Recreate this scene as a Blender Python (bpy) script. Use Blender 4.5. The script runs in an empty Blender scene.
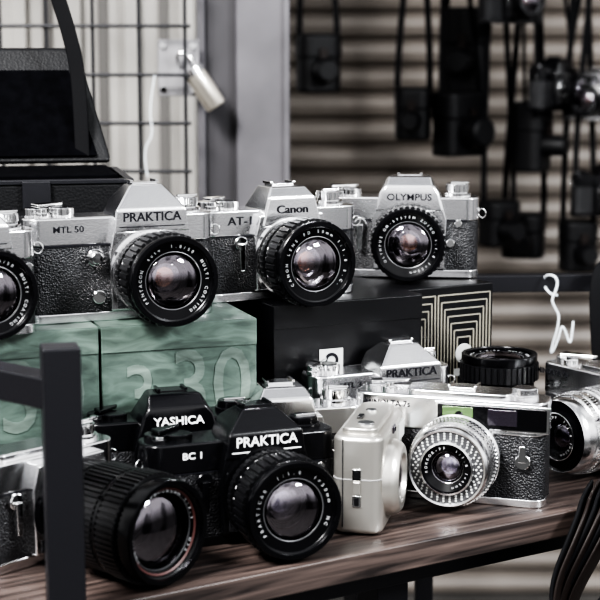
import bpy, bmesh, math, random
from mathutils import Vector, Matrix
random.seed(4)
S = bpy.context.scene
COL = S.collection

# ---------------------------------------------------------------- materials
def newmat(name):
    m = bpy.data.materials.new(name); m.use_nodes = True
    nt = m.node_tree
    return m, nt, nt.nodes['Principled BSDF']
def pm(name, col, rough=.5, metal=0, bump=0, bscale=300, btype='NOISE', coat=0, var=0, vscale=40, spec=.5, bd=.0004):
    m, nt, b = newmat(name)
    b.inputs['Base Color'].default_value = (*col, 1)
    b.inputs['Roughness'].default_value = rough
    b.inputs['Metallic'].default_value = metal
    b.inputs['Coat Weight'].default_value = coat
    b.inputs['Specular IOR Level'].default_value = spec
    tc = nt.nodes.new('ShaderNodeTexCoord')
    if bump:
        if btype == 'VORO':
            t = nt.nodes.new('ShaderNodeTexVoronoi'); out = t.outputs['Distance']
        else:
            t = nt.nodes.new('ShaderNodeTexNoise'); out = t.outputs['Fac']; t.inputs['Detail'].default_value = 4
        t.inputs['Scale'].default_value = bscale
        nt.links.new(tc.outputs['Object'], t.inputs['Vector'])
        bp = nt.nodes.new('ShaderNodeBump'); bp.inputs['Strength'].default_value = bump
        bp.inputs['Distance'].default_value = bd
        nt.links.new(out, bp.inputs['Height']); nt.links.new(bp.outputs['Normal'], b.inputs['Normal'])
    if var:
        n = nt.nodes.new('ShaderNodeTexNoise'); n.inputs['Scale'].default_value = vscale; n.inputs['Detail'].default_value = 5
        nt.links.new(tc.outputs['Object'], n.inputs['Vector'])
        r = nt.nodes.new('ShaderNodeValToRGB')
        r.color_ramp.elements[0].position = .3; r.color_ramp.elements[1].position = .72
        r.color_ramp.elements[0].color = (*[c*(1-var) for c in col], 1)
        r.color_ramp.elements[1].color = (*[min(1, c*(1+var)) for c in col], 1)
        nt.links.new(n.outputs['Fac'], r.inputs['Fac']); nt.links.new(r.outputs['Color'], b.inputs['Base Color'])
    return m
CHROME = pm('satin_chrome', (.82,.82,.83), .19, 1, .10, 900, var=.05, vscale=60)
BRIGHT = pm('bright_chrome', (.90,.90,.90), .08, 1)
SILVER = pm('champagne_silver', (.60,.58,.54), .28, .85, .05, 1500)
LEATHER = pm('leatherette', (.012,.012,.014), .42, 0, 1.0, 750, 'VORO', spec=.5, bd=.0008, var=.6, vscale=700)
BLACK = pm('black_paint', (.004,.004,.005), .20, 0, .08, 900, coat=.1, spec=.45)
RUBBER = pm('black_rubber', (.007,.007,.008), .34, 0, .1, 900, spec=.45)
ANOD = pm('black_anodised', (.004,.004,.005), .20, .2, spec=.45)
MATTE = pm('matte_black', (.003,.003,.004), .75, spec=.2)
WHITE = pm('white_print', (.8,.8,.8), .5)
GREYP = pm('grey_print', (.38,.38,.39), .5)
LIPM = pm('front_bezel', (.10,.10,.105), .35, .4)
DARKP = pm('dark_print', (.010,.010,.013), .6, spec=.15)
REDR = pm('red_reflection_tint', (.07,.022,.02), .45)
METALPOST = pm('black_steel', (.010,.010,.013), .42, .2, .2, 300)
CARD = pm('black_card', (.004,.004,.005), .34, 0, .15, 60, coat=.1, spec=.4)
GOLD = pm('gold_print', (.27,.255,.21), .4, .2)
PALE = pm('pale_label', (.46,.47,.46), .45)
VELVET = pm('black_velvet', (.003,.003,.004), .95, 0, .6, 400, spec=.05, var=.3, vscale=100)
CASEM = pm('black_vinyl', (.005,.005,.006), .5, 0, .5, 500, 'VORO', spec=.3)
STRAP = pm('strap_nylon', (.005,.005,.006), .75, 0, .4, 900, spec=.15)
BROWNL = pm('brown_leather', (.012,.008,.007), .5, 0, .5, 300, spec=.25)
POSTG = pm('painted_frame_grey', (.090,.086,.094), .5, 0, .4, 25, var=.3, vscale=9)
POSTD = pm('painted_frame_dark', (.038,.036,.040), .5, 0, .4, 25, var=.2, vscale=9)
WALLM = pm('panel_plaster', (.31,.297,.278), .8, 0, .4, 30, var=.28, vscale=5)
WALLD = pm('panel_shadow_gap', (.10,.095,.09), .8)
WIREM = pm('grid_wire', (.03,.03,.033), .4, .6)
BRASS = pm('worn_brass', (.66,.62,.55), .28, .85)
STEELP = pm('galvanised_plate', (.26,.255,.265), .45, .5, .3, 80, var=.2)
SHUT = pm('shutter_paint', (.235,.208,.185), .45, .1, .3, 15, var=.25, vscale=4)
FLOORM = pm('floor_concrete', (.10,.095,.09), .8, 0, .5, 12, var=.25, vscale=5)
SHADEM = pm('shade_canopy_cloth', (.14,.13,.12), .9)
AMBER = pm('coated_element_amber', (.80,.46,.30), .18, .9)
VIOLET = pm('coated_element_violet', (.62,.59,.72), .18, .9)
GREENW = pm('rangefinder_window_green', (.09,.15,.06), .12, .3, coat=.6)
DARKW = pm('viewfinder_window', (.03,.025,.035), .06, .4, coat=1)
CELLB = pm('meter_cell_base', (.08,.08,.085), .35, .3)
WIRE_W = pm('white_wire', (.75,.80,.84), .4)

def greencard(name, col, k=1.0):
    m, nt, b = newmat(name)
    tc = nt.nodes.new('ShaderNodeTexCoord'); mp = nt.nodes.new('ShaderNodeMapping')
    mp.inputs['Scale'].default_value = (16, 16, 50); mp.inputs['Rotation'].default_value = (0, .35, 0)
    n = nt.nodes.new('ShaderNodeTexNoise'); n.inputs['Scale'].default_value = 1.7; n.inputs['Detail'].default_value = 9; n.inputs['Distortion'].default_value = 1.6
    r = nt.nodes.new('ShaderNodeValToRGB')
    r.color_ramp.elements[0].position = .35; r.color_ramp.elements[1].position = .70
    r.color_ramp.elements[0].color = (*[c*.6 for c in col], 1); r.color_ramp.elements[1].color = (*[c*1.5*k for c in col], 1)
    nt.links.new(tc.outputs['Object'], mp.inputs[0]); nt.links.new(mp.outputs[0], n.inputs['Vector'])
    nt.links.new(n.outputs['Fac'], r.inputs[0]); nt.links.new(r.outputs[0], b.inputs['Base Color'])
    b.inputs['Roughness'].default_value = .45
    return m
CARDG = greencard('green_card', (.072,.104,.088))
CARDL = greencard('green_card_print', (.112,.148,.128))
CARDT = greencard('green_card_lid', (.090,.128,.108))

def glassmat():
    m = bpy.data.materials.new('lens_glass'); m.use_nodes = True
    nt = m.node_tree; nt.nodes.clear()
    o = nt.nodes.new('ShaderNodeOutputMaterial'); mx = nt.nodes.new('ShaderNodeMixShader')
    fr = nt.nodes.new('ShaderNodeFresnel'); fr.inputs['IOR'].default_value = 2.5
    tr = nt.nodes.new('ShaderNodeBsdfTransparent'); tr.inputs['Color'].default_value = (.93,.92,.95,1)
    gl = nt.nodes.new('ShaderNodeBsdfGlossy'); gl.inputs['Roughness'].default_value = .02
    gl.inputs['Color'].default_value = (.95,.88,.97,1)
    nt.links.new(fr.outputs[0], mx.inputs[0]); nt.links.new(tr.outputs[0], mx.inputs[1])
    nt.links.new(gl.outputs[0], mx.inputs[2]); nt.links.new(mx.outputs[0], o.inputs[0])
    return m
GLASS = glassmat()

def woodmat():
    m, nt, b = newmat('dark_walnut')
    tc = nt.nodes.new('ShaderNodeTexCoord'); mp = nt.nodes.new('ShaderNodeMapping')
    mp.inputs['Scale'].default_value = (5, 110, 110)
    n = nt.nodes.new('ShaderNodeTexNoise'); n.inputs['Scale'].default_value = 1.6; n.inputs['Detail'].default_value = 10
    n.inputs['Distortion'].default_value = .6
    r = nt.nodes.new('ShaderNodeValToRGB')
    r.color_ramp.elements[0].position = .36; r.color_ramp.elements[1].position = .70
    r.color_ramp.elements[0].color = (.015,.0110,.0105,1); r.color_ramp.elements[1].color = (.115,.085,.075,1)
    nt.links.new(tc.outputs['Object'], mp.inputs[0]); nt.links.new(mp.outputs[0], n.inputs['Vector'])
    nt.links.new(n.outputs['Fac'], r.inputs[0]); nt.links.new(r.outputs[0], b.inputs['Base Color'])
    b.inputs['Roughness'].default_value = .42
    bp = nt.nodes.new('ShaderNodeBump'); bp.inputs['Strength'].default_value = .3; bp.inputs['Distance'].default_value = .0008
    nt.links.new(n.outputs['Fac'], bp.inputs['Height']); nt.links.new(bp.outputs[0], b.inputs['Normal'])
    return m
WOOD = woodmat()

# ---------------------------------------------------------------- mesh helpers
def empty(name, loc, yaw=0, rot=None):
    e = bpy.data.objects.new(name, None); COL.objects.link(e)
    e.empty_display_size = .02
    e.location = loc
    e.rotation_euler = rot if rot else (0, 0, math.radians(yaw))
    return e
def mk(name, bm, mat, parent=None, bevel=0, smooth=35, seg=2, loc=None, rot=None):
    bmesh.ops.remove_doubles(bm, verts=bm.verts, dist=1e-7)
    bmesh.ops.recalc_face_normals(bm, faces=bm.faces)
    me = bpy.data.meshes.new(name); bm.to_mesh(me); bm.free()
    me.materials.append(mat)
    for p in me.polygons: p.use_smooth = True
    me.set_sharp_from_angle(angle=math.radians(smooth))
    ob = bpy.data.objects.new(name, me); COL.objects.link(ob)
    if parent: ob.parent = parent
    if loc: ob.location = loc
    if rot: ob.rotation_euler = rot
    if bevel:
        md = ob.modifiers.new('bevel', 'BEVEL'); md.width = bevel; md.segments = seg
        md.limit_method = 'ANGLE'; md.angle_limit = math.radians(30); md.harden_normals = True
    return ob
def box(name, p, c, s, mat, bevel=0, **k):
    bm = bmesh.new()
    bmesh.ops.create_cube(bm, size=1, matrix=Matrix.Translation(c) @ Matrix.Diagonal((*s, 1)))
    return mk(name, bm, mat, p, bevel, **k)
def hull(name, p, pts, mat, bevel=.001, **k):
    bm = bmesh.new()
    for q in pts: bm.verts.new(q)
    r = bmesh.ops.convex_hull(bm, input=bm.verts)
    bmesh.ops.delete(bm, geom=[v for v in bm.verts if not v.link_faces], context='VERTS')
    bmesh.ops.dissolve_limit(bm, angle_limit=.02, verts=bm.verts, edges=bm.edges)
    return mk(name, bm, mat, p, bevel, **k)
def frame(o, ax):
    o = Vector(o)
    if ax == '-y': return lambda a, b, t: o + Vector((a, -t, b))
    if ax == 'z': return lambda a, b, t: o + Vector((a, b, t))
    if ax == 'x': return lambda a, b, t: o + Vector((t, a, b))
def lathe(name, p, o, prof, mat, ax='-y', n=56, **k):
    f = frame(o, ax); bm = bmesh.new(); rings = []
    for r, t in prof:
        rings.append([bm.verts.new(f(r*math.cos(2*math.pi*i/n), r*math.sin(2*math.pi*i/n), t)) for i in range(n)])
    for a, b in zip(rings[:-1], rings[1:]):
        for i in range(n):
            j = (i+1) % n
            bm.faces.new((a[i], a[j], b[j], b[i]))
    return mk(name, bm, mat, p, **k)
def disc(name, p, o, r, h, mat, ax='z', n=36, bev=.0005, r2=None):
    r2 = r2 or r
    b = min(bev, h*.4)
    return lathe(name, p, o, [(0,0),(r,0),(r2,h-b),(r2-b,h),(0,h)], mat, ax, n)
def ribs(name, p, o, r, dr, t0, t1, n, mat, ax='-y', duty=.55):
    f = frame(o, ax); bm = bmesh.new(); A = []
    for i in range(n):
        for fr, rr in ((0, r), (duty, r), (duty+.08, r-dr), (.92, r-dr)):
            th = 2*math.pi*(i+fr)/n
            A.append((rr*math.cos(th), rr*math.sin(th)))
    va = [bm.verts.new(f(a, b, t0)) for a, b in A]; vb = [bm.verts.new(f(a, b, t1)) for a, b in A]
    m = len(A)
    ir = r*.8
    ia = [bm.verts.new(f(a*ir/math.hypot(a,b), b*ir/math.hypot(a,b), t0)) for a, b in A]
    ib = [bm.verts.new(f(a*ir/math.hypot(a,b), b*ir/math.hypot(a,b), t1)) for a, b in A]
    for i in range(m):
        j = (i+1) % m
        bm.faces.new((va[i], va[j], vb[j], vb[i]))
        bm.faces.new((va[i], ia[i], ia[j], va[j])); bm.faces.new((vb[i], vb[j], ib[j], ib[i]))
    return mk(name, bm, mat, p, smooth=25)
def rrect(w, d, r, n=7):
    pts = []
    for cx, cy, a0 in ((w/2-r, d/2-r, 0), (-w/2+r, d/2-r, 90), (-w/2+r, -d/2+r, 180), (w/2-r, -d/2+r, 270)):
        for i in range(n+1):
            a = math.radians(a0+90*i/n); pts.append((cx+r*math.cos(a), cy+r*math.sin(a)))
    return pts
def extr(name, p, out, z0, z1, mat, bevel=0, off=(0,0), **k):
    bm = bmesh.new()
    a = [bm.verts.new((x+off[0], y+off[1], z0)) for x, y in out]
    b = [bm.verts.new((x+off[0], y+off[1], z1)) for x, y in out]
    bm.faces.new(a[::-1]); bm.faces.new(b); m = len(a)
    for i in range(m): bm.faces.new((a[i], a[(i+1) % m], b[(i+1) % m], b[i]))
    return mk(name, bm, mat, p, bevel, **k)
GC = {}
def glyph(s, ext):
    key = (s, ext)
    if key in GC: return GC[key]
    cu = bpy.data.curves.new('t', 'FONT'); cu.body = s; cu.size = 1; cu.extrude = ext; cu.resolution_u = 3
    cu.align_x = 'CENTER'; cu.align_y = 'CENTER'; cu.offset = .008
    ob = bpy.data.objects.new('t', cu); COL.objects.link(ob)
    dg = bpy.context.evaluated_depsgraph_get(); dg.update()
    me = bpy.data.meshes.new_from_object(ob.evaluated_get(dg))
    vs = [v.co.copy() for v in me.vertices]; fs = [tuple(q.vertices) for q in me.polygons]
    bpy.data.objects.remove(ob); bpy.data.meshes.remove(me)
    GC[key] = (vs, fs); return GC[key]
def text(name, p, s, size, c, mat, sx=1, lean=0, ext=.03):
    """printed text facing local -y"""
    vs, fs = glyph(s, ext)
    bm = bmesh.new()
    w = [bm.verts.new((c[0]+v.x*size*sx, c[1]-v.z*size+v.y*size*lean, c[2]+v.y*size)) for v in vs]
    for f in fs:
        try: bm.faces.new([w[i] for i in f])
        except ValueError: pass
    return mk(name, bm, mat, p)
def ringtext(name, p, s, size, o, r, mat, a0=0, step=None):
    bm = bmesh.new()
    step = step or 2*math.pi/len(s)
    for k, ch in enumerate(s):
        if ch == ' ': continue
        vs, fs = glyph(ch, .02); th = a0+k*step
        ct, st = math.cos(th), math.sin(th)
        w = [bm.verts.new((o[0]+v.x*size*ct+(r+v.y*size)*st, o[1]-v.z*size, o[2]-v.x*size*st+(r+v.y*size)*ct)) for v in vs]
        for f in fs:
            try: bm.faces.new([w[i] for i in f])
            except ValueError: pass
    return mk(name, bm, mat, p)
def curve(name, pts, rad, mat, parent=None, ribbon=0, cyclic=False, tilt=0):
    cu = bpy.data.curves.new(name, 'CURVE'); cu.dimensions = '3D'
    sp = cu.splines.new('NURBS'); sp.points.add(len(pts)-1)
    for q, pt in zip(sp.points, pts): q.co = (*pt, 1); q.tilt = tilt
    sp.use_cyclic_u = cyclic
    sp.use_endpoint_u = not cyclic; sp.order_u = 3; sp.resolution_u = 8
    cu.bevel_depth = rad; cu.bevel_resolution = 3; cu.extrude = ribbon
    cu.materials.append(mat)
    ob = bpy.data.objects.new(name, cu); COL.objects.link(ob)
    if parent: ob.parent = parent
    return ob

# ---------------------------------------------------------------- lens
def lens(p, cx, cz, y0, L, R, glass=AMBER, chromebase=True, s='PENTACON  auto  1.8/50  MULTI COATING          ', zoom=False, front=.60, silverring=False):
    o = (cx, y0, cz)
    lathe('lens_mount_ring', p, o, [(.6*R,0),(.93*R,0),(.93*R,.06*L),(.86*R,.07*L),(.86*R,.12*L),(.6*R,.12*L)], CHROME if chromebase else ANOD)
    lathe('lens_barrel', p, o, [(.70*R,.1*L),(.86*R,.1*L),(.86*R,.3*L),(.90*R,.32*L),(.90*R,.46*L),(.93*R,.47*L),(.93*R,.86*L),(.96*R,.87*L),(.96*R,.985*L),(.945*R,1.0*L),
        (.86*R,1.0*L),(.85*R,.985*L),(.85*R,.95*L),(.82*R,.93*L),((front+.03)*R,.92*L),(front*R,.90*L),(front*R*.98,.82*L),(.50*R,.60*L),(.45*R,.3*L),(0,.3*L)], ANOD, n=72)
    ribs('aperture_ring', p, o, .91*R, .018*R, .14*L, .25*L, 44, BRIGHT if silverring else RUBBER)
    if zoom:
        ribs('zoom_grip', p, o, 1.0*R, .035*R, .34*L, .62*L, 60, RUBBER)
        ribs('focus_grip', p, o, 1.03*R, .035*R, .68*L, .86*L, 60, RUBBER)
        lathe('grip_stripe', p, o, [(.9*R,.635*L),(1.0*R,.635*L),(1.0*R,.665*L),(.9*R,.665*L)], ANOD)
        lathe('front_reflection_ring', p, o, [(.80*R,.948*L),(.76*R,.940*L)], REDR)  # dim red band painted in as the reflection ring inside the front
    else:
        ribs('focus_ring', p, o, 1.0*R, .045*R, .50*L, .82*L, 40, RUBBER)
    bm = bmesh.new()
    for i in range(26):
        th = 2*math.pi*i/26; wd = .012 if i % 3 else .03
        for (t0, t1) in ((.345,.375),(.40,.435)):
            if t0 > .39 and i % 2: continue
            q = []
            for dth, t in ((-wd,t0),(wd,t0),(wd,t1),(-wd,t1)):
                q.append(bm.verts.new((o[0]+.903*R*math.sin(th+dth), o[1]-t*L, o[2]+.903*R*math.cos(th+dth))))
            bm.faces.new(q)
    mk('barrel_scale_marks', bm, WHITE, p)
    ringtext('lens_name_print', p, s, R*.095, (cx, y0-.938*L, cz), .735*R, GREYP, a0=-2.2)
    lathe('filter_thread', p, o, [(.855*R,.97*L),(.83*R,.965*L),(.845*R,.96*L),(.82*R,.955*L),(.83*R,.945*L)], ANOD)
    lathe('front_lip', p, o, [((front+.025)*R,.9215*L),((front+.012)*R,.924*L),(front*R,.918*L)], LIPM)
    def cap(nm, r, b, t, mat):
        pr = [(r*math.sin(a*math.pi/2/8)/1.0, t + b*math.cos(a*math.pi/2/8)) for a in range(9)]
        lathe(nm, p, o, pr, mat, n=48, smooth=60)
    cap('front_glass', front*R, .20*R, .86*L, GLASS)
    lathe('inner_retaining_ring', p, o, [(front*R,.80*L),(.49*R,.74*L),(.44*R,.70*L),(.44*R,.66*L)], RUBBER, n=48)
    cap('inner_element', .44*R, .14*R, .62*L, GLASS)
    cap('rear_element', .36*R, .10*R, .50*L, glass)
    lathe('iris_ring', p, o, [(.44*R,.585*L),(.27*R,.61*L)], MATTE, n=8)

# ---------------------------------------------------------------- SLR camera
def slr(name, loc, yaw, W=.138, D=.032, H=.071, top=CHROME, bot=None, lx=.0, logo='PRAKTICA', logom=DARKP, model='', style='pyr',
        L=.045, R=.030, glass=AMBER, front=True, lenskw={}, rot=None, body=LEATHER, grip=False, simple=False, modelm=DARKP, cz=.036, ph=.0245, msz=.0062, lever=True, lowk=1.0):
    e = empty(name, loc, yaw, rot); bot = bot or top
    yf = -D/2
    extr('bottom_plate', e, rrect(W, D, .011), 0, .007, bot, .0010)
    extr('body_leather', e, rrect(W-.001, D-.001, .0105), .007, H-.020, body)
    extr('top_plate', e, rrect(W, D, .011), H-.020, H, top, .0016)
    yb = yf-.007
    if front:
        hull('mirror_box', e, [(lx+x, y, z) for y in (yb, yf+.004) for x, z in ((-.030,.008),(.030,.008),(.031,.05),(.027,H-.004),(-.027,H-.004),(-.031,.05))], top, .0012)
        hull('front_trim_panel', e, [(lx+x, y, z) for y in (yb-.0006, yb+.001) for x, z in ((-.026,.010),(.026,.010),(.0275,.05),(-.0275,.05))], body, .0002)
    if style == 'pyr':
        hull('prism_housing', e, [(lx-.028,yb-.001,H-.012),(lx+.028,yb-.001,H-.012),(lx+.026,yb-.001,H+.0045),(lx-.026,yb-.001,H+.0045),
            (lx-.012,yb+.011,H+ph),(lx+.012,yb+.011,H+ph),(lx-.012,.004,H+ph),(lx+.012,.004,H+ph),
            (lx-.028,.012,H-.004),(lx+.028,.012,H-.004),(lx-.020,.015,H+.010),(lx+.020,.015,H+.010)], top, .0016)
        text('maker_print', e, logo, .0092, (lx, yb-.0014, H-.0010), logom, sx=1.0)
        box('nameplate_line', e, (lx, yb-.0011, H-.0075), (.048,.0006,.0007), DARKP if top is CHROME else WHITE)
    elif style == 'flat':
        hull('prism_housing', e, [(lx-.026,yb-.001,H-.014),(lx+.026,yb-.001,H-.014),(lx+.020,yb-.0005,H+.009),(lx-.020,yb-.0005,H+.009),
            (lx-.015,yb+.006,H+.0165),(lx+.015,yb+.006,H+.0165),(lx-.015,.008,H+.0165),(lx+.015,.008,H+.0165),
            (lx-.027,.013,H-.004),(lx+.027,.013,H-.004)], top, .002)
        text('maker_print', e, logo, .0088, (lx, yb-.0013, H-.0005), logom, sx=1.15)
    elif style == 'round':
        hull('prism_housing', e, [(lx-.029,yb-.001,H-.012),(lx+.029,yb-.001,H-.012),(lx+.025,yb-.001,H+.004),(lx-.025,yb-.001,H+.004),(lx-.020,yb+.0,H+.010),(lx+.020,yb+.0,H+.010),
            (lx-.018,yb+.010,H+.0175),(lx+.018,yb+.010,H+.0175),(lx-.016,.008,H+.0175),(lx+.016,.008,H+.0175),
            (lx-.029,.013,H-.004),(lx+.029,.013,H-.004)], top, .0022, seg=3)
        text('maker_print', e, logo, .0078, (lx, yb-.0022, H+.0005), logom, sx=1.1, ext=.10)
    if style != 'none':
        zt = H+(ph+.001 if style=='pyr' else .0178)
        box('shoe_base', e, (lx, .000, zt-.0005), (.018,.014,.0018), CHROME if top is CHROME else BLACK, .0003)
        for sx in (-1, 1):
            box('shoe_rail', e, (lx+sx*.0095, .000, zt+.0010), (.0022,.014,.0018), BRIGHT if top is CHROME else BLACK, .0003)
    else:
        extr('raised_deck', e, rrect(.05, .024, .006), H-.001, H+.004, top, .001, off=(-.004,0))
    K = BRIGHT if top is CHROME else BLACK
    q = lowk
    disc('shutter_dial', e, (-.040, .001, H), .0088, .006*q, K); ribs('shutter_dial_knurl', e, (-.040,.001,H), .0092,.0006,.001*q,.005*q,40,K,'z')
    if top is CHROME: disc('shutter_dial_face', e, (-.040,.001,H+.006*q), .0070,.0004, ANOD)
    disc('shutter_button_collar', e, (-.0545, -.004, H), .0050, .003*q, K); disc('shutter_button', e, (-.0545,-.004,H+.003*q), .0032,.0030*q, BRIGHT)
    disc('wind_hub', e, (-W/2+.013 if W>.12 else -.047, .006, H), .0085, .0055*q, K)
    hull('wind_lever', e, [(x,y,z) for z in (H+.006*q,H+.006*q+.0025) for x,y in ((-W/2+.010,.010),(-W/2+.012,-.002),(-.036,.012),(-.034,.017))], K, .0008)
    rx = W/2-.018
    disc('rewind_base', e, (rx,.001,H), .0115,.003, K); disc('rewind_knob', e, (rx,.001,H+.003), .0092,.0075*q, K)
    ribs('rewind_knurl', e, (rx,.001,H), .0098,.0007,.005*q,.0095*q,36,K,'z')
    box('rewind_crank', e, (rx+.002,.001,H+.003+.0082*q), (.015,.0035,.0014), BRIGHT, .0005)
    for sx in (-1,1):
        lathe('strap_lug', e, (sx*(W/2-.001),-.004,H-.012), [(.0016,0),(.0034,0),(.0034,.0015),(.0016,.0015),(.0016,0)], BRIGHT, 'x' , 20)
        curve('strap_ring', [(sx*(W/2+.003+.003*math.cos(t)), -.006-.002*math.cos(t), H-.014+.004*math.sin(t)) for t in [i*math.pi/5 for i in range(10)]], .0005, BRIGHT, e, cyclic=True)
    if not simple:
        M = BRIGHT if top is CHROME else BLACK
        if lever:
            disc('timer_pivot', e, (lx-.041, yf, .045), .0052,.0035, M,'-y')
            hull('timer_lever', e, [(lx+x,y,z) for y in (yf-.0035,yf-.006) for x,z in ((-.0435,.045),(-.0385,.045),(-.0392,.024),(-.0428,.024))], M, .0006)
        else:
            disc('shutter_release_collar', e, (lx-.040, yf, .046), .0062,.0035, M,'-y'); disc('shutter_release', e, (lx-.040, yf-.0035, .046), .0042,.0045, M,'-y')
            disc('stop_down_button', e, (lx-.038, yf, .018), .0048,.0040, M,'-y')
        disc('lens_release', e, (lx+.0345, yf, .030), .0040,.0060, BRIGHT,'-y', r2=.0036)
        disc('sync_socket', e, (lx+.041, yf, .046), .0030,.0020, BRIGHT,'-y')
        box('plate_trim_line', e, (0, 0, H-.0200), (W+.0003-.02, D+.0004, .0008), DARKP)
    if model: text('model_print', e, model, msz, (-W/2+.030, yf-.0004, H-.0085), modelm, sx=1.15)
    if grip: 
        extr('hand_grip', e, rrect(.016, .012, .005), .006, H-.022, RUBBER, .001, off=(-W/2+.012, yf-.003))
    if L: lens(e, lx, cz, yb, L, R, glass, **lenskw)
    return e

# ---------------------------------------------------------------- rangefinder
def rangefinder(name, loc, yaw, W=.140, lx=.008, cell=True, LS=1.0, wx=.024, windows=True):
    e = empty(name, loc, yaw); D = .034; yf = -D/2; H = .076; cz = .034
    extr('bottom_plate', e, rrect(W, D, .010), 0, .006, CHROME, .001)
    extr('body_leather', e, rrect(W-.001, D-.001, .0095), .006, .051, LEATHER)
    extr('top_plate', e, rrect(W, D, .010), .051, H, CHROME, .0018)
    extr('raised_deck', e, rrect(W*.55, D-.006, .008), H-.001, H+.0035, CHROME, .001, off=(.006, .001))
    if windows:
        box('window_bar', e, (lx+wx, yf-.0010, .064), (.078,.003,.0165), ANOD, .001)
        box('window_bar_rim', e, (lx+wx, yf-.0004, .064), (.082,.002,.0195), BRIGHT, .0008)
        box('illumination_window', e, (lx+wx-.024, yf-.0026, .0645), (.022,.001,.0120), GREENW, .0003)
        disc('rangefinder_spot', e, (lx+wx-.023, yf-.003, .0645), .0030,.0008, ANOD,'-y')
    box('viewfinder_glass', e, (lx+wx+.008, yf-.0026, .0645), (.021,.001,.0115), DARKW, .0003)
    box('viewfinder_frame_inner', e, (lx+wx+.008, yf-.0013, .0645), (.023,.0022,.0135), CHROME, .0003)
    text('maker_print', e, 'MINOLTA 7s', .0060, (lx-.052, yf-.0003, .0690), DARKP, sx=1.0)
    disc('shutter_button_collar', e, (-.046,-.003,H), .0058,.0028, BRIGHT); disc('shutter_button', e, (-.046,-.003,H+.0028), .0035,.0028, BRIGHT)
    disc('wind_hub', e, (-.057,.004,H), .0085,.003, CHROME)
    hull('wind_lever', e, [(x,y,z) for z in (H+.003,H+.0055) for x,y in ((-.064,.010),(-.060,-.002),(-.036,.012),(-.035,.016))], BRIGHT, .0008)
    box('accessory_shoe', e, (lx,.002,H+.0045), (.019,.016,.002), BRIGHT, .0004)
    for sx in (-1,1): box('shoe_rail', e, (lx+sx*.0095,.002,H+.006), (.002,.016,.002), BRIGHT, .0003)
    disc('rewind_base', e, (.052,.001,H), .010,.0022, CHROME); disc('rewind_knob', e, (.052,.001,H+.0022), .0085,.005, CHROME)
    ribs('rewind_knurl', e, (.052,.001,H+.002), .009,.0006,.001,.0045,36,CHROME,'z')
    for sx in (-1,1):
        lathe('strap_lug', e, (sx*(W/2-.001),-.003,.062), [(.0016,0),(.0034,0),(.0034,.0015),(.0016,.0015),(.0016,0)], BRIGHT, 'x', 20)
    disc('timer_pivot', e, (lx+.047, yf, .034), .0055,.004, BRIGHT,'-y')
    hull('timer_lever', e, [(lx+x,yf-y,z) for y in (.004,.0065) for x,z in ((.0440,.034),(.0500,.034),(.0490,.046),(.0450,.046))], BRIGHT, .0006)
    box('pc_plug', e, (lx-.050, yf-.002, .020), (.007,.004,.007), BRIGHT, .001)
    R = .0315
    o = (lx, yf, cz)
    if LS > 1:
        o = (lx, yf-.036*(LS-1), cz)
        lathe('lens_tube', e, (lx, yf, cz), [(0,0),(R*1.04,0),(R*1.04,.036*(LS-1)),(R*.9,.036*(LS-1)+.001)], CHROME)
    yo = o[1]
    lathe('lens_base', e, o, [(0,0),(R*1.0,0),(R*1.0,.006),(R*.96,.007),(R*.96,.012)], CHROME)
    ribs('speed_ring', e, o, R*1.0,.0008,.012,.017,70,BRIGHT)
    ribs('focus_ring', e, o, R*.97,.0008,.019,.024,70,BRIGHT)
    lathe('lens_shell', e, o, [(R*.9,.010),(R*.95,.010),(R*.95,.018),(R*.92,.018),(R*.92,.030),(R*.90,.034),(R*.86,.036),(R*.82,.0355),(R*.80,.034),(R*.62,.034),(R*.60,.0375),(R*.56,.038),
                                (R*.53,.036),(R*.35,.033),(R*.32,.028),(0,.020)], CHROME, n=64)
    if cell:
        lathe('name_ring', e, o, [(R*.545,.0376),(R*.53,.0362),(R*.36,.0338),(R*.33,.030),(0,.024)], ANOD, n=48)
        lathe('cell_ring_base', e, o, [(R*.80,.0343),(R*.62,.0343)], CELLB, n=48)
        bm = bmesh.new()
        for rr, nn in ((R*.655,30),(R*.71,32),(R*.765,34)):
            for i in range(nn):
                th = 2*math.pi*(i+.5*(R*.7<rr<R*.74))/nn
                bmesh.ops.create_uvsphere(bm, u_segments=8, v_segments=6, radius=R*.027,
                    matrix=Matrix.Translation((lx+rr*math.cos(th), yo-.0345, cz+rr*math.sin(th))))
        mk('meter_cell_bumps', bm, PALE, e)
    else:
        lathe('name_ring', e, o, [(R*.84,.0362),(R*.80,.0350),(R*.62,.0350),(R*.60,.0380),(R*.36,.0350),(R*.33,.030),(0,.024)], ANOD, n=48)
    ringtext('lens_name_print', e, 'ROKKOR-PF  1:1.8 f=45mm       ', R*.085, (lx, yo-.0368, cz), R*.455, GREYP, a0=-1.8)
    r = R*.33
    lathe('front_glass', e, o, [(r*math.sin(a*math.pi/16), .031+.004*math.cos(a*math.pi/16)) for a in range(9)], GLASS, n=40, smooth=60)
    lathe('inner_element', e, o, [(r*.8*math.sin(a*math.pi/16), .0255+.003*math.cos(a*math.pi/16)) for a in range(9)], VIOLET, n=40, smooth=60)
    return e

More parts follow.
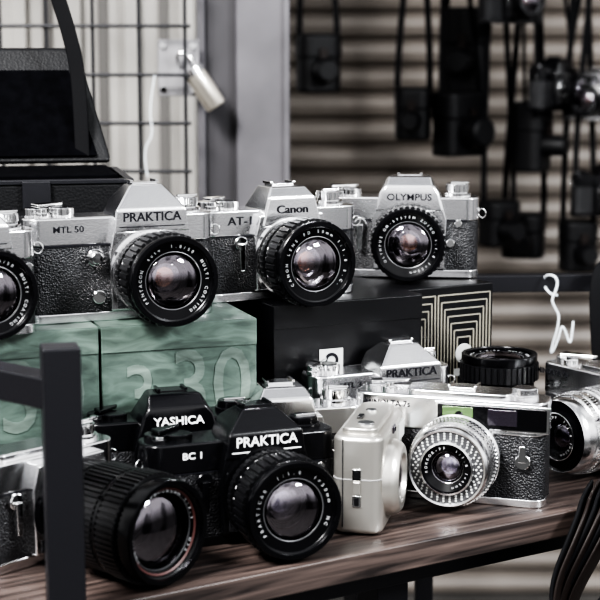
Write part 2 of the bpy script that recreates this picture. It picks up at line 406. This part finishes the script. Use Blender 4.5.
def compact(name, loc, yaw):
    e = empty(name, loc, yaw); W = .096; D = .034; H = .0710
    extr('body_shell', e, rrect(W, D, .009), .001, H-.003, SILVER, .004, seg=4)
    extr('top_deck', e, rrect(W*.86, D*.7, .007), H-.004, H+.0012, SILVER, .0015)
    extr('seam_band', e, rrect(W+.0004, D+.0004, .009), .0385, .0390, GREYP)
    xe = -W/2
    for zc in (.042, .024):
        box('strap_slot', e, (xe-.0002, .000, zc), (.0016,.0060,.0080), BRIGHT, .0006)
        box('strap_slot_hole', e, (xe-.0008, .000, zc), (.0014,.0032,.0056), MATTE, .0004)
    box('strap_bar', e, (xe-.0008,.000,.033), (.0016,.0050,.009), SILVER, .0006)
    box('back_seam', e, (xe+.0005,.0095,.036), (.0016,.0006,.060), DARKP)
    box('battery_door', e, (-.015,0,.0008), (.03,.02,.0012), SILVER, .0004)
    lathe('lens_bulge', e, (-.018,-D/2,.034), [(0,-.001),(.0260,-.001),(.0257,.004),(.0240,.0075),(.0215,.0095),(.017,.0095),(.0155,.007),(0,.007)], SILVER)
    lathe('front_glass', e, (-.018,-D/2,.034), [(.010,.0072),(.006,.0083),(0,.0088)], GLASS)
    box('flash_window', e, (.032,-D/2-.0003,.055), (.022,.002,.012), PALE, .0006)
    box('viewfinder_window', e, (-.0,-D/2-.0003,.063), (.010,.002,.005), DARKW, .0006)
    disc('shutter_button', e, (-.030,-.003,H), .006,.003, BRIGHT); disc('mode_button', e, (.010,.0,H+.0008), .004,.002, BRIGHT)
    box('small_switch', e, (-.010,.004,H+.002), (.010,.004,.002), BLACK, .0005)
    return e

# ---------------------------------------------------------------- place cameras
Z0 = .80; Z1 = .93
slr('slr_film_camera', (-.239, 1.050, Z1), 30, W=.128, lx=.015, logo='', style='pyr', L=.044, R=.0300, glass=VIOLET)
slr('slr_film_camera', (-.131, 1.137, Z1), 23, W=.139, lx=.019, logo='PRAKTICA', model='MTL 50', style='pyr', L=.051, R=.0325, H=.0745, ph=.021, cz=.034, lever=False)
slr('slr_film_camera', (-.020, 1.236, Z1), 27, W=.132, lx=.004, logo='Canon', model='AT-1', style='flat', L=.043, R=.0335, glass=AMBER, H=.070, cz=.0320, msz=.009,
    lenskw=dict(s='CANON LENS FD 50mm 1:1.8 S.C.          '))
slr('slr_film_camera', (.083, 1.352, Z1), -5, W=.136, lx=.010, logo='OLYMPUS', style='round', L=.036, R=.0310, glass=AMBER, H=.068, cz=.0325,
    lenskw=dict(s='OLYMPUS OM-SYSTEM ZUIKO 1:1.8 f=50mm      ', silverring=True))
slr('slr_film_camera', (-.174, .981, Z0), 48, W=.130, H=.070, lx=.020, logo='', style='none', L=.088, R=.0335, cz=.0348, glass=VIOLET, lenskw=dict(zoom=True, front=.70, chromebase=False, s='TOKINA  ZOOM 35-105mm 1:3.5   Ø55            '))
slr('slr_film_camera', (-.042, 1.030, Z0), 23, W=.132, lx=.012, logo='PRAKTICA', logom=WHITE, model='BC 1', modelm=WHITE, style='pyr', top=BLACK, L=.050, R=.0330, glass=VIOLET, H=.070, ph=.018, cz=.0345, grip=True, lowk=.6,
    lenskw=dict(chromebase=False, s='PRAKTICAR  1:1.8  f=50mm  MC            '))
slr('slr_film_camera', (-.090, 1.087, Z0), 18, W=.124, lx=.0, logo='YASHICA', logom=WHITE, style='round', top=BLACK, L=0, H=.0695, simple=True, lowk=.6)
slr('slr_film_camera', (-.004, 1.134, Z0), 14, W=.098, lx=-.012, logo='', style='flat', top=CHROME, L=0, H=.066, simple=True)
slr('slr_film_camera', (.058, 1.200, Z0), 24, W=.118, lx=.018, logo='PRAKTICA', model='MTL 3', style='pyr', top=CHROME, L=0, H=.0800, ph=.019, simple=True)
compact('compact_film_camera', (.0475, 1.074, Z0), 78)
rangefinder('rangefinder_camera', (.110, 1.127, Z0), -18)
rangefinder('rangefinder_camera', (.243, 1.203, Z0), -54, lx=.0, W=.132, cell=False, LS=1.25, wx=.03, windows=False)
slr('slr_film_camera', (.193, 1.235, Z0+.0175), 0, W=.112, lx=-.018, logo='', style='flat', L=.040, R=.0315, H=.066, rot=(math.radians(-90), 0, math.radians(30)), simple=True, lenskw=dict(silverring=True))

# ---------------------------------------------------------------- cartons
def carton(name, corner, yaw, w, d, z0, h, mat, lidmat=None, lid=True):
    e = empty(name, (corner[0], corner[1], z0), yaw)
    box('carton_body', e, (-w/2, d/2, h/2), (w, d, h), mat, .001)
    if lid:
        box('lid_front_flap', e, (-w/2, -.0004, h-.009), (w*.998, .0008, .018), lidmat or mat, .0003)
        box('lid_top', e, (-w/2, d/2, h+.0003), (w*.998, d, .0006), lidmat or mat)
    return e
g1 = carton('camera_carton', (-.031, 1.128), 19, .113, .24, Z0+.052, .0775, CARDG, CARDT)
text('carton_numerals', g1, '30', .072, (-.034, -.0003, .030), CARDL, sx=.85, ext=.004)
text('carton_numerals', g1, '3', .060, (-.086, -.0003, .026), CARDL, sx=.85, ext=.004)
g2 = carton('camera_carton', (-.1395, 1.0905), 19, .19, .30, Z0+.052, .0775, CARDG, CARDT)
text('carton_numerals', g2, '30', .072, (-.040, -.0003, .030), CARDL, sx=.85, ext=.004)
for cc, w in (((-.031,1.133), .113), ((-.1395,1.0955), .19)):
    carton('camera_carton', cc, 19, w, .23, Z0, .052, CARD, lid=False)
b1 = carton('camera_carton', (.096, 1.243), 25, .128, .17, Z0, .1293, CARD)
box('carton_label', b1, (-.080, -.0012, .085), (.020,.0004,.016), PALE)
lathe('carton_label_emblem', b1, (-.080, -.0016, .084), [(.0060,0),(.0060,.0003),(.0034,.0003),(.0034,0)], DARKP, n=28)
box('carton_stripe', b1, (-.045, -.0012, .078), (.04,.0004,.0010), GREYP)
b2 = carton('camera_carton', (.160, 1.313), 30, .100, .15, Z0, .1293, CARD, lid=False)
def arch(cx, zb, w, h, t=.0010):
    for sx, sz, ww, hh in ((0, h, w, t), (-w/2, h/2, t, h), (w/2, h/2, t, h)):
        box('carton_arch_print', b2, (cx+sx, -.0003, zb+sz), (ww, .0006, hh), GOLD)
for i in range(7): arch(-.029, .030, .052-.0065*i, .092-.0060*i)
for i in range(5): arch(-.075, .030, .034-.0066*i, .092-.0060*i)
disc('carton_emblem', b2, (-.029,-.0006,.072), .0085,.0008, PALE,'-y')
box('carton_emblem_bar', b2, (-.029,-.0006,.057), (.020,.0008,.006), PALE)

# ---------------------------------------------------------------- hard case
c = empty('camera_hard_case', (-.277, 1.292, Z1), 12)
box('case_tub', c, (0,0,.045), (.27,.13,.090), CASEM, .006)
box('case_foam', c, (0,0,.0905), (.25,.11,.004), VELVET, .001)
box('case_trim', c, (0,0,.088), (.272,.132,.004), METALPOST, .001)
hull('case_lid', c, [(-.13,.055,.094),(.130,.055,.094),(.106,.105,.192),(-.16,.105,.192),(-.13,.085,.094),(.130,.085,.094),(.106,.135,.187),(-.16,.135,.187)], CASEM, .004)
hull('lid_lining', c, [(-.12,.0545,.100),(.118,.0545,.100),(.096,.1015,.184),(-.15,.1015,.184),(-.12,.058,.100),(.118,.058,.100),(.096,.106,.184),(-.15,.106,.184)], VELVET, .002)
for x in (-.06,.06): box('case_latch', c, (x,-.067,.078), (.022,.004,.022), METALPOST, .001)
curve('shoulder_strap', [(-.240,1.385,1.30),(-.222,1.385,1.22),(-.206,1.383,1.165),(-.194,1.380,1.125),(-.188,1.378,1.09),(-.186,1.370,1.03)], .0014, STRAP, None, ribbon=.005)

# ---------------------------------------------------------------- shelf
ang = 32.5
sh = empty('display_shelf', (-.0368, .942, 0), ang)
def adopt(ob):
    mw = Matrix.Translation((-.0368,.942,0)) @ Matrix.Rotation(math.radians(ang),4,'Z')
    ob.parent = sh; ob.matrix_parent_inverse = mw.inverted()
box('shelf_board', sh, (-.03, .27, Z0-.009), (1.0, .54, .018), WOOD, .0012)
box('frame_rail', sh, (-.03, .045, Z0-.030), (.96, .022, .022), METALPOST, .001)
box('frame_rail_back', sh, (-.03, .50, Z0-.030), (.96, .022, .022), METALPOST, .001)
for x, y, w in ((.150,.060,.026), (.40,.45,.022), (-.45,.06,.026), (-.45,.50,.022)):
    box('shelf_leg', sh, (x, y, (Z0-.019)/2), (w, w, Z0-.019), METALPOST, .001)
pr = empty('rack_frame', (-.133, .872, 0), 14)
box('rack_upright', pr, (0,0,.479), (.0210,.0210,.958), METALPOST, .0012)
box('rack_rail', pr, (-.10,0,0), (.20,.018,.018), METALPOST, .0012, loc=(0,0,.931), rot=(0,0,math.radians(-55)))
box('rack_foot', pr, (0,0,.004), (.05,.05,.008), METALPOST, .001)
adopt(pr)
rr = empty('rear_guard_rail', (.10, 1.49, 0), 4)
box('rail_bar', rr, (.27,0,.902), (.54,.016,.016), METALPOST, .001)
box('rail_post', rr, (.02,0,.4525), (.016,.016,.905), METALPOST, .001)
box('rail_post', rr, (.50,0,.4525), (.016,.016,.905), METALPOST, .001)
adopt(rr)
def hk(u, v, dy=0): return (.2325+(u-548)*.00095, 1.474+dy, .907+(282-v)*.00095)
curve('wire_hook', [hk(*q) for q in ((556,296),(551,297,.004),(546,291,.02),(545,282,.02),(548,277,.01),(553,277),(556,283),(554,292),(550,301),(554,309),(558,316),(557,328),(553,342),(550,354),(553,352),(558,338),(561,325),(565,333),(569,345),(571,338),(572,322))], .0011, WIRE_W)

st = empty('leather_camera_strap', (0,0,0))
for k in range(6):
    x0 = .196+.006*k; y0 = 1.083+.003*k; w = .026+.006*k; dz = .055+.018*k
    curve('strap_loop', [(x0+.016, y0+.045, Z0+.0022), (x0+.004, y0+.012, Z0+.0025), (x0-.004, y0-.012, Z0-.006), (x0-w*.9, y0-.020-.004*(k%2), Z0-.03-dz*.4), (x0-.010, y0-.024-.004*(k%3), Z0-.03-dz),
        (x0+w, y0-.014, Z0-.02-dz*.7), (x0+w*1.1, y0-.004, Z0-.03), (x0+.022, y0+.010, Z0+.002), (x0+.030,y0+.04,Z0+.0022)], .0012, BROWNL if k%2 else STRAP, st, ribbon=.008)
curve('bag_handle_strap', [(.300,1.46,.60),(.287,1.46,.75),(.277,1.46,.85),(.275,1.47,.912),(.290,1.48,.925),(.315,1.48,.91),(.325,1.48,.80)], .0015, STRAP, None, ribbon=.006)

# ---------------------------------------------------------------- background
bm = bmesh.new(); prof = []
z = 0; pitch = .052
while z < 2.4:
    for f, dy in ((0,.0),(.12,-.010),(.4,-.015),(.7,-.010),(.86,.0),(.93,.009)):
        prof.append((z+f*pitch, dy))
    z += pitch
pv = [[bm.verts.new((x, 3.2+dy, zz)) for zz, dy in prof] for x in (-.30, 1.9)]
for i in range(len(prof)-1): bm.faces.new((pv[0][i], pv[1][i], pv[1][i+1], pv[0][i+1]))
mk('roller_shutter', bm, SHUT, smooth=20)
box('floor', None, (.2,1.4,-.02), (5,4.4,.04), FLOORM)
box('added_shade_canopy', None, (.3,2.75,2.45), (3.4,1.4,.03), SHADEM)  # unseen canopy, added to shade the background
lw = empty('wall_left', (0,0,0))
box('wall_panel', lw, (-.80,2.40,1.2), (1.36,.04,2.4), WALLM)
for x in (-.33,-.245,-.165,-.41,-.5): box('panel_batten', lw, (x,2.372,1.2), (.022,.02,2.4), WALLM, .002)
for x in (-.20,-.289,-.37): box('painted_gap_shadow', lw, (x,2.378,1.2), (.014,.008,2.4), WALLD)  # shade between the panels, painted as dark strips on the wall
df = empty('door_1', (0,0,0))
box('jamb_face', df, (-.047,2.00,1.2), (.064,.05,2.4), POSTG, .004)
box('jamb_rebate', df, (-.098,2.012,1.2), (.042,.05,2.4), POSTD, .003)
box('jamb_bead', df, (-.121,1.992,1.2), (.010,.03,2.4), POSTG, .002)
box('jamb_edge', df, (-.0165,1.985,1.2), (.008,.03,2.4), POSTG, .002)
hp = empty('padlock_and_hasp', (-.147,1.955,1.098))
box('hasp_plate', hp, (0,0,0), (.050,.003,.068), STEELP, .002)
for x in (-.018,.018):
    for zz_ in (-.026,.026): disc('hasp_bolt', hp, (x,-.0015,zz_), .004,.003, BRIGHT,'-y')
curve('padlock_shackle', [(.002,-.006,.004),(-.002,-.016,.014),(.006,-.018,.020),(.018,-.018,.010),(.020,-.016,-.004)], .003, BRIGHT, hp)
lk = bpy.data.objects.new('padlock_body_pivot', None); COL.objects.link(lk); lk.parent = hp; lk.location=(.018,-.018,-.002); lk.rotation_euler=(0,math.radians(-33),0)
lathe('padlock_body', lk, (0,0,0), [(0,0),(.011,0),(.013,-.002),(.013,-.050),(.011,-.053),(0,-.053)], BRASS, 'z', 32)
lathe('padlock_cap', lk, (0,0,0), [(0,.001),(.0135,.001),(.0135,-.007),(.012,-.007)], BRIGHT, 'z', 32)
gr = empty('wire_grid_panel', (0,0,0))
for i in range(9):
    x = -.137-.055*i
    curve('grid_vertical', [(x,1.93,.3),(x,1.93,1.0),(x,1.93,1.7)], .0023, WIREM, gr)
for i in range(22):
    z_ = .40+.0575*i
    curve('grid_horizontal', [(-.60,1.926,z_),(-.35,1.926,z_),(-.130,1.926,z_)], .0023, WIREM, gr)
curve('hanging_cord', [(-.172,1.915,1.09),(-.180,1.912,1.05),(-.174,1.912,1.02),(-.188,1.912,1.00),(-.182,1.912,.97)], .0007, WIRE_W)

hr = empty('hanging_rail', (0,0,0))
curve('rail_tube', [(-.0,2.78,1.52),(.5,2.78,1.52),(1.3,2.78,1.52)], .010, METALPOST, hr)
for x in (.05,1.25): curve('rail_drop_rod', [(x,2.78,1.52),(x,2.78,2.0),(x,2.78,2.44)], .005, METALPOST, hr)
def zz(v): return 1.203-.00171*v
def xx(u): return (u-300)*.001735
def strapup(e, x, y, z, h, w):
    for s in (-1,1):
        curve('hanging_strap', [(s*w,0,h),(s*w*1.1,.0,h+.04),(s*w*.5,.02,(1.52-z)*.6),(0.0,.03,1.53-z)], .0013, STRAP, e, ribbon=.004)
def case(x, z, w, h, yaw=0, y=2.76, tilt=0):
    e = empty('camera_ever_ready_case', (x, y, z-h/2), yaw)
    extr('case_body', e, rrect(w, .055, .018), 0, h*.72, CASEM, .006, seg=3)
    extr('case_flap', e, rrect(w*1.04, .060, .02), h*.55, h, CASEM, .008, seg=3)
    lathe('case_lens_bulge', e, (0,-.025,h*.38), [(0,.0),(w*.30,0),(w*.27,.035),(w*.22,.040),(0,.040)], CASEM)
    box('case_snap_tab', e, (0,-.034,h*.6), (.014,.004,.03), BROWNL, .001)
    strapup(e, x, y, z-h/2, h*.8, w*.45)
case(xx(318), zz(62), .072, .100, 15)
case(xx(412), zz(112), .060, .090, -10)
case(xx(458), zz(122), .095, .110, 38)
case(xx(468), zz(50), .080, .150, -20, 2.84)
case(xx(530), zz(135), .062, .120, 55)
case(xx(498), zz(222), .065, .080, 25)
case(xx(530), zz(240), .075, .080, -15, 2.84)
case(xx(578), zz(245), .060, .090, 10)
for u, v, yw, tp in ((548,85,50,BLACK),(592,95,-35,CHROME),(505,0,30,BLACK),(602,190,15,BLACK)):
    x = xx(u); z = zz(v)-.04
    e = slr('slr_film_camera', (x, 2.74, z), yw, W=.125, top=tp, logo='', style='flat', L=.035, R=.028, simple=True)
    strapup(e, x, 2.74, z, .065, .055)

# ---------------------------------------------------------------- light
w = bpy.data.worlds.new('world'); S.world = w; w.use_nodes = True
nt = w.node_tree; bg = nt.nodes['Background']
tc = nt.nodes.new('ShaderNodeTexCoord'); sp = nt.nodes.new('ShaderNodeSeparateXYZ'); rp = nt.nodes.new('ShaderNodeValToRGB')
mr = nt.nodes.new('ShaderNodeMapRange'); mr.inputs[1].default_value = -1; mr.inputs[2].default_value = 1
els = rp.color_ramp.elements
els[0].position = 0; els[0].color = (.04,.04,.04,1)
els[1].position = 1; els[1].color = (.95,.97,1.0,1)
for pos, cc in ((.43,(.10,.10,.10,1)),(.49,(.50,.50,.51,1)),(.55,(1.0,1.0,1.02,1)),(.75,(1.0,1.0,1.0,1))):
    q = els.new(pos); q.color = cc
nt.links.new(tc.outputs['Generated'], sp.inputs[0]); nt.links.new(sp.outputs[2], mr.inputs[0]); nt.links.new(mr.outputs[0], rp.inputs[0])
# invented street surroundings: noise patches added for contrast in metal reflections
mpn = nt.nodes.new('ShaderNodeMapping'); mpn.inputs['Scale'].default_value = (1,1,.5)
nz = nt.nodes.new('ShaderNodeTexNoise'); nz.inputs['Scale'].default_value = 3.2; nz.inputs['Detail'].default_value = 2
r2 = nt.nodes.new('ShaderNodeValToRGB'); r2.color_ramp.elements[0].position = .44; r2.color_ramp.elements[1].position = .54
r2.color_ramp.elements[0].color = (.42,.42,.43,1); r2.color_ramp.elements[1].color = (1.25,1.25,1.25,1)
ml = nt.nodes.new('ShaderNodeMix'); ml.data_type = 'RGBA'; ml.blend_type = 'MULTIPLY'; ml.inputs[0].default_value = 1
nt.links.new(tc.outputs['Generated'], mpn.inputs[0]); nt.links.new(mpn.outputs[0], nz.inputs['Vector']); nt.links.new(nz.outputs['Fac'], r2.inputs[0])
nt.links.new(rp.outputs[0], ml.inputs[6]); nt.links.new(r2.outputs[0], ml.inputs[7]); nt.links.new(ml.outputs[2], bg.inputs[0])
bg.inputs[1].default_value = .95
def area(name, loc, tgt, size, en, col=(1,1,1)):
    l = bpy.data.lights.new(name, 'AREA'); l.size = size; l.energy = en; l.color = col
    o = bpy.data.objects.new(name, l); COL.objects.link(o); o.location = loc
    o.rotation_euler = (Vector(tgt)-Vector(loc)).to_track_quat('-Z','Y').to_euler()
area('daylight_opening', (-1.0,-.2,2.6), (0,1.2,.85), .6, 130, (1,.995,.985))
area('street_daylight', (1.5,.2,2.0), (.1,1.2,.85), .4, 42, (.95,.98,1))

# ---------------------------------------------------------------- camera
cd = bpy.data.cameras.new('camera'); cam = bpy.data.objects.new('camera', cd); COL.objects.link(cam)
cam.location = (0,0,1.12); cam.rotation_euler = (math.radians(90-8.9),0,0)
cd.lens = 96; cd.sensor_width = 36; cd.clip_start = .02
cd.dof.use_dof = True; cd.dof.focus_distance = 1.17; cd.dof.aperture_fstop = 12
S.camera = cam
try:
    S.view_settings.view_transform = 'AgX'; S.view_settings.look = 'AgX - Very High Contrast'; S.view_settings.exposure = .35
except Exception as ex: print(ex)
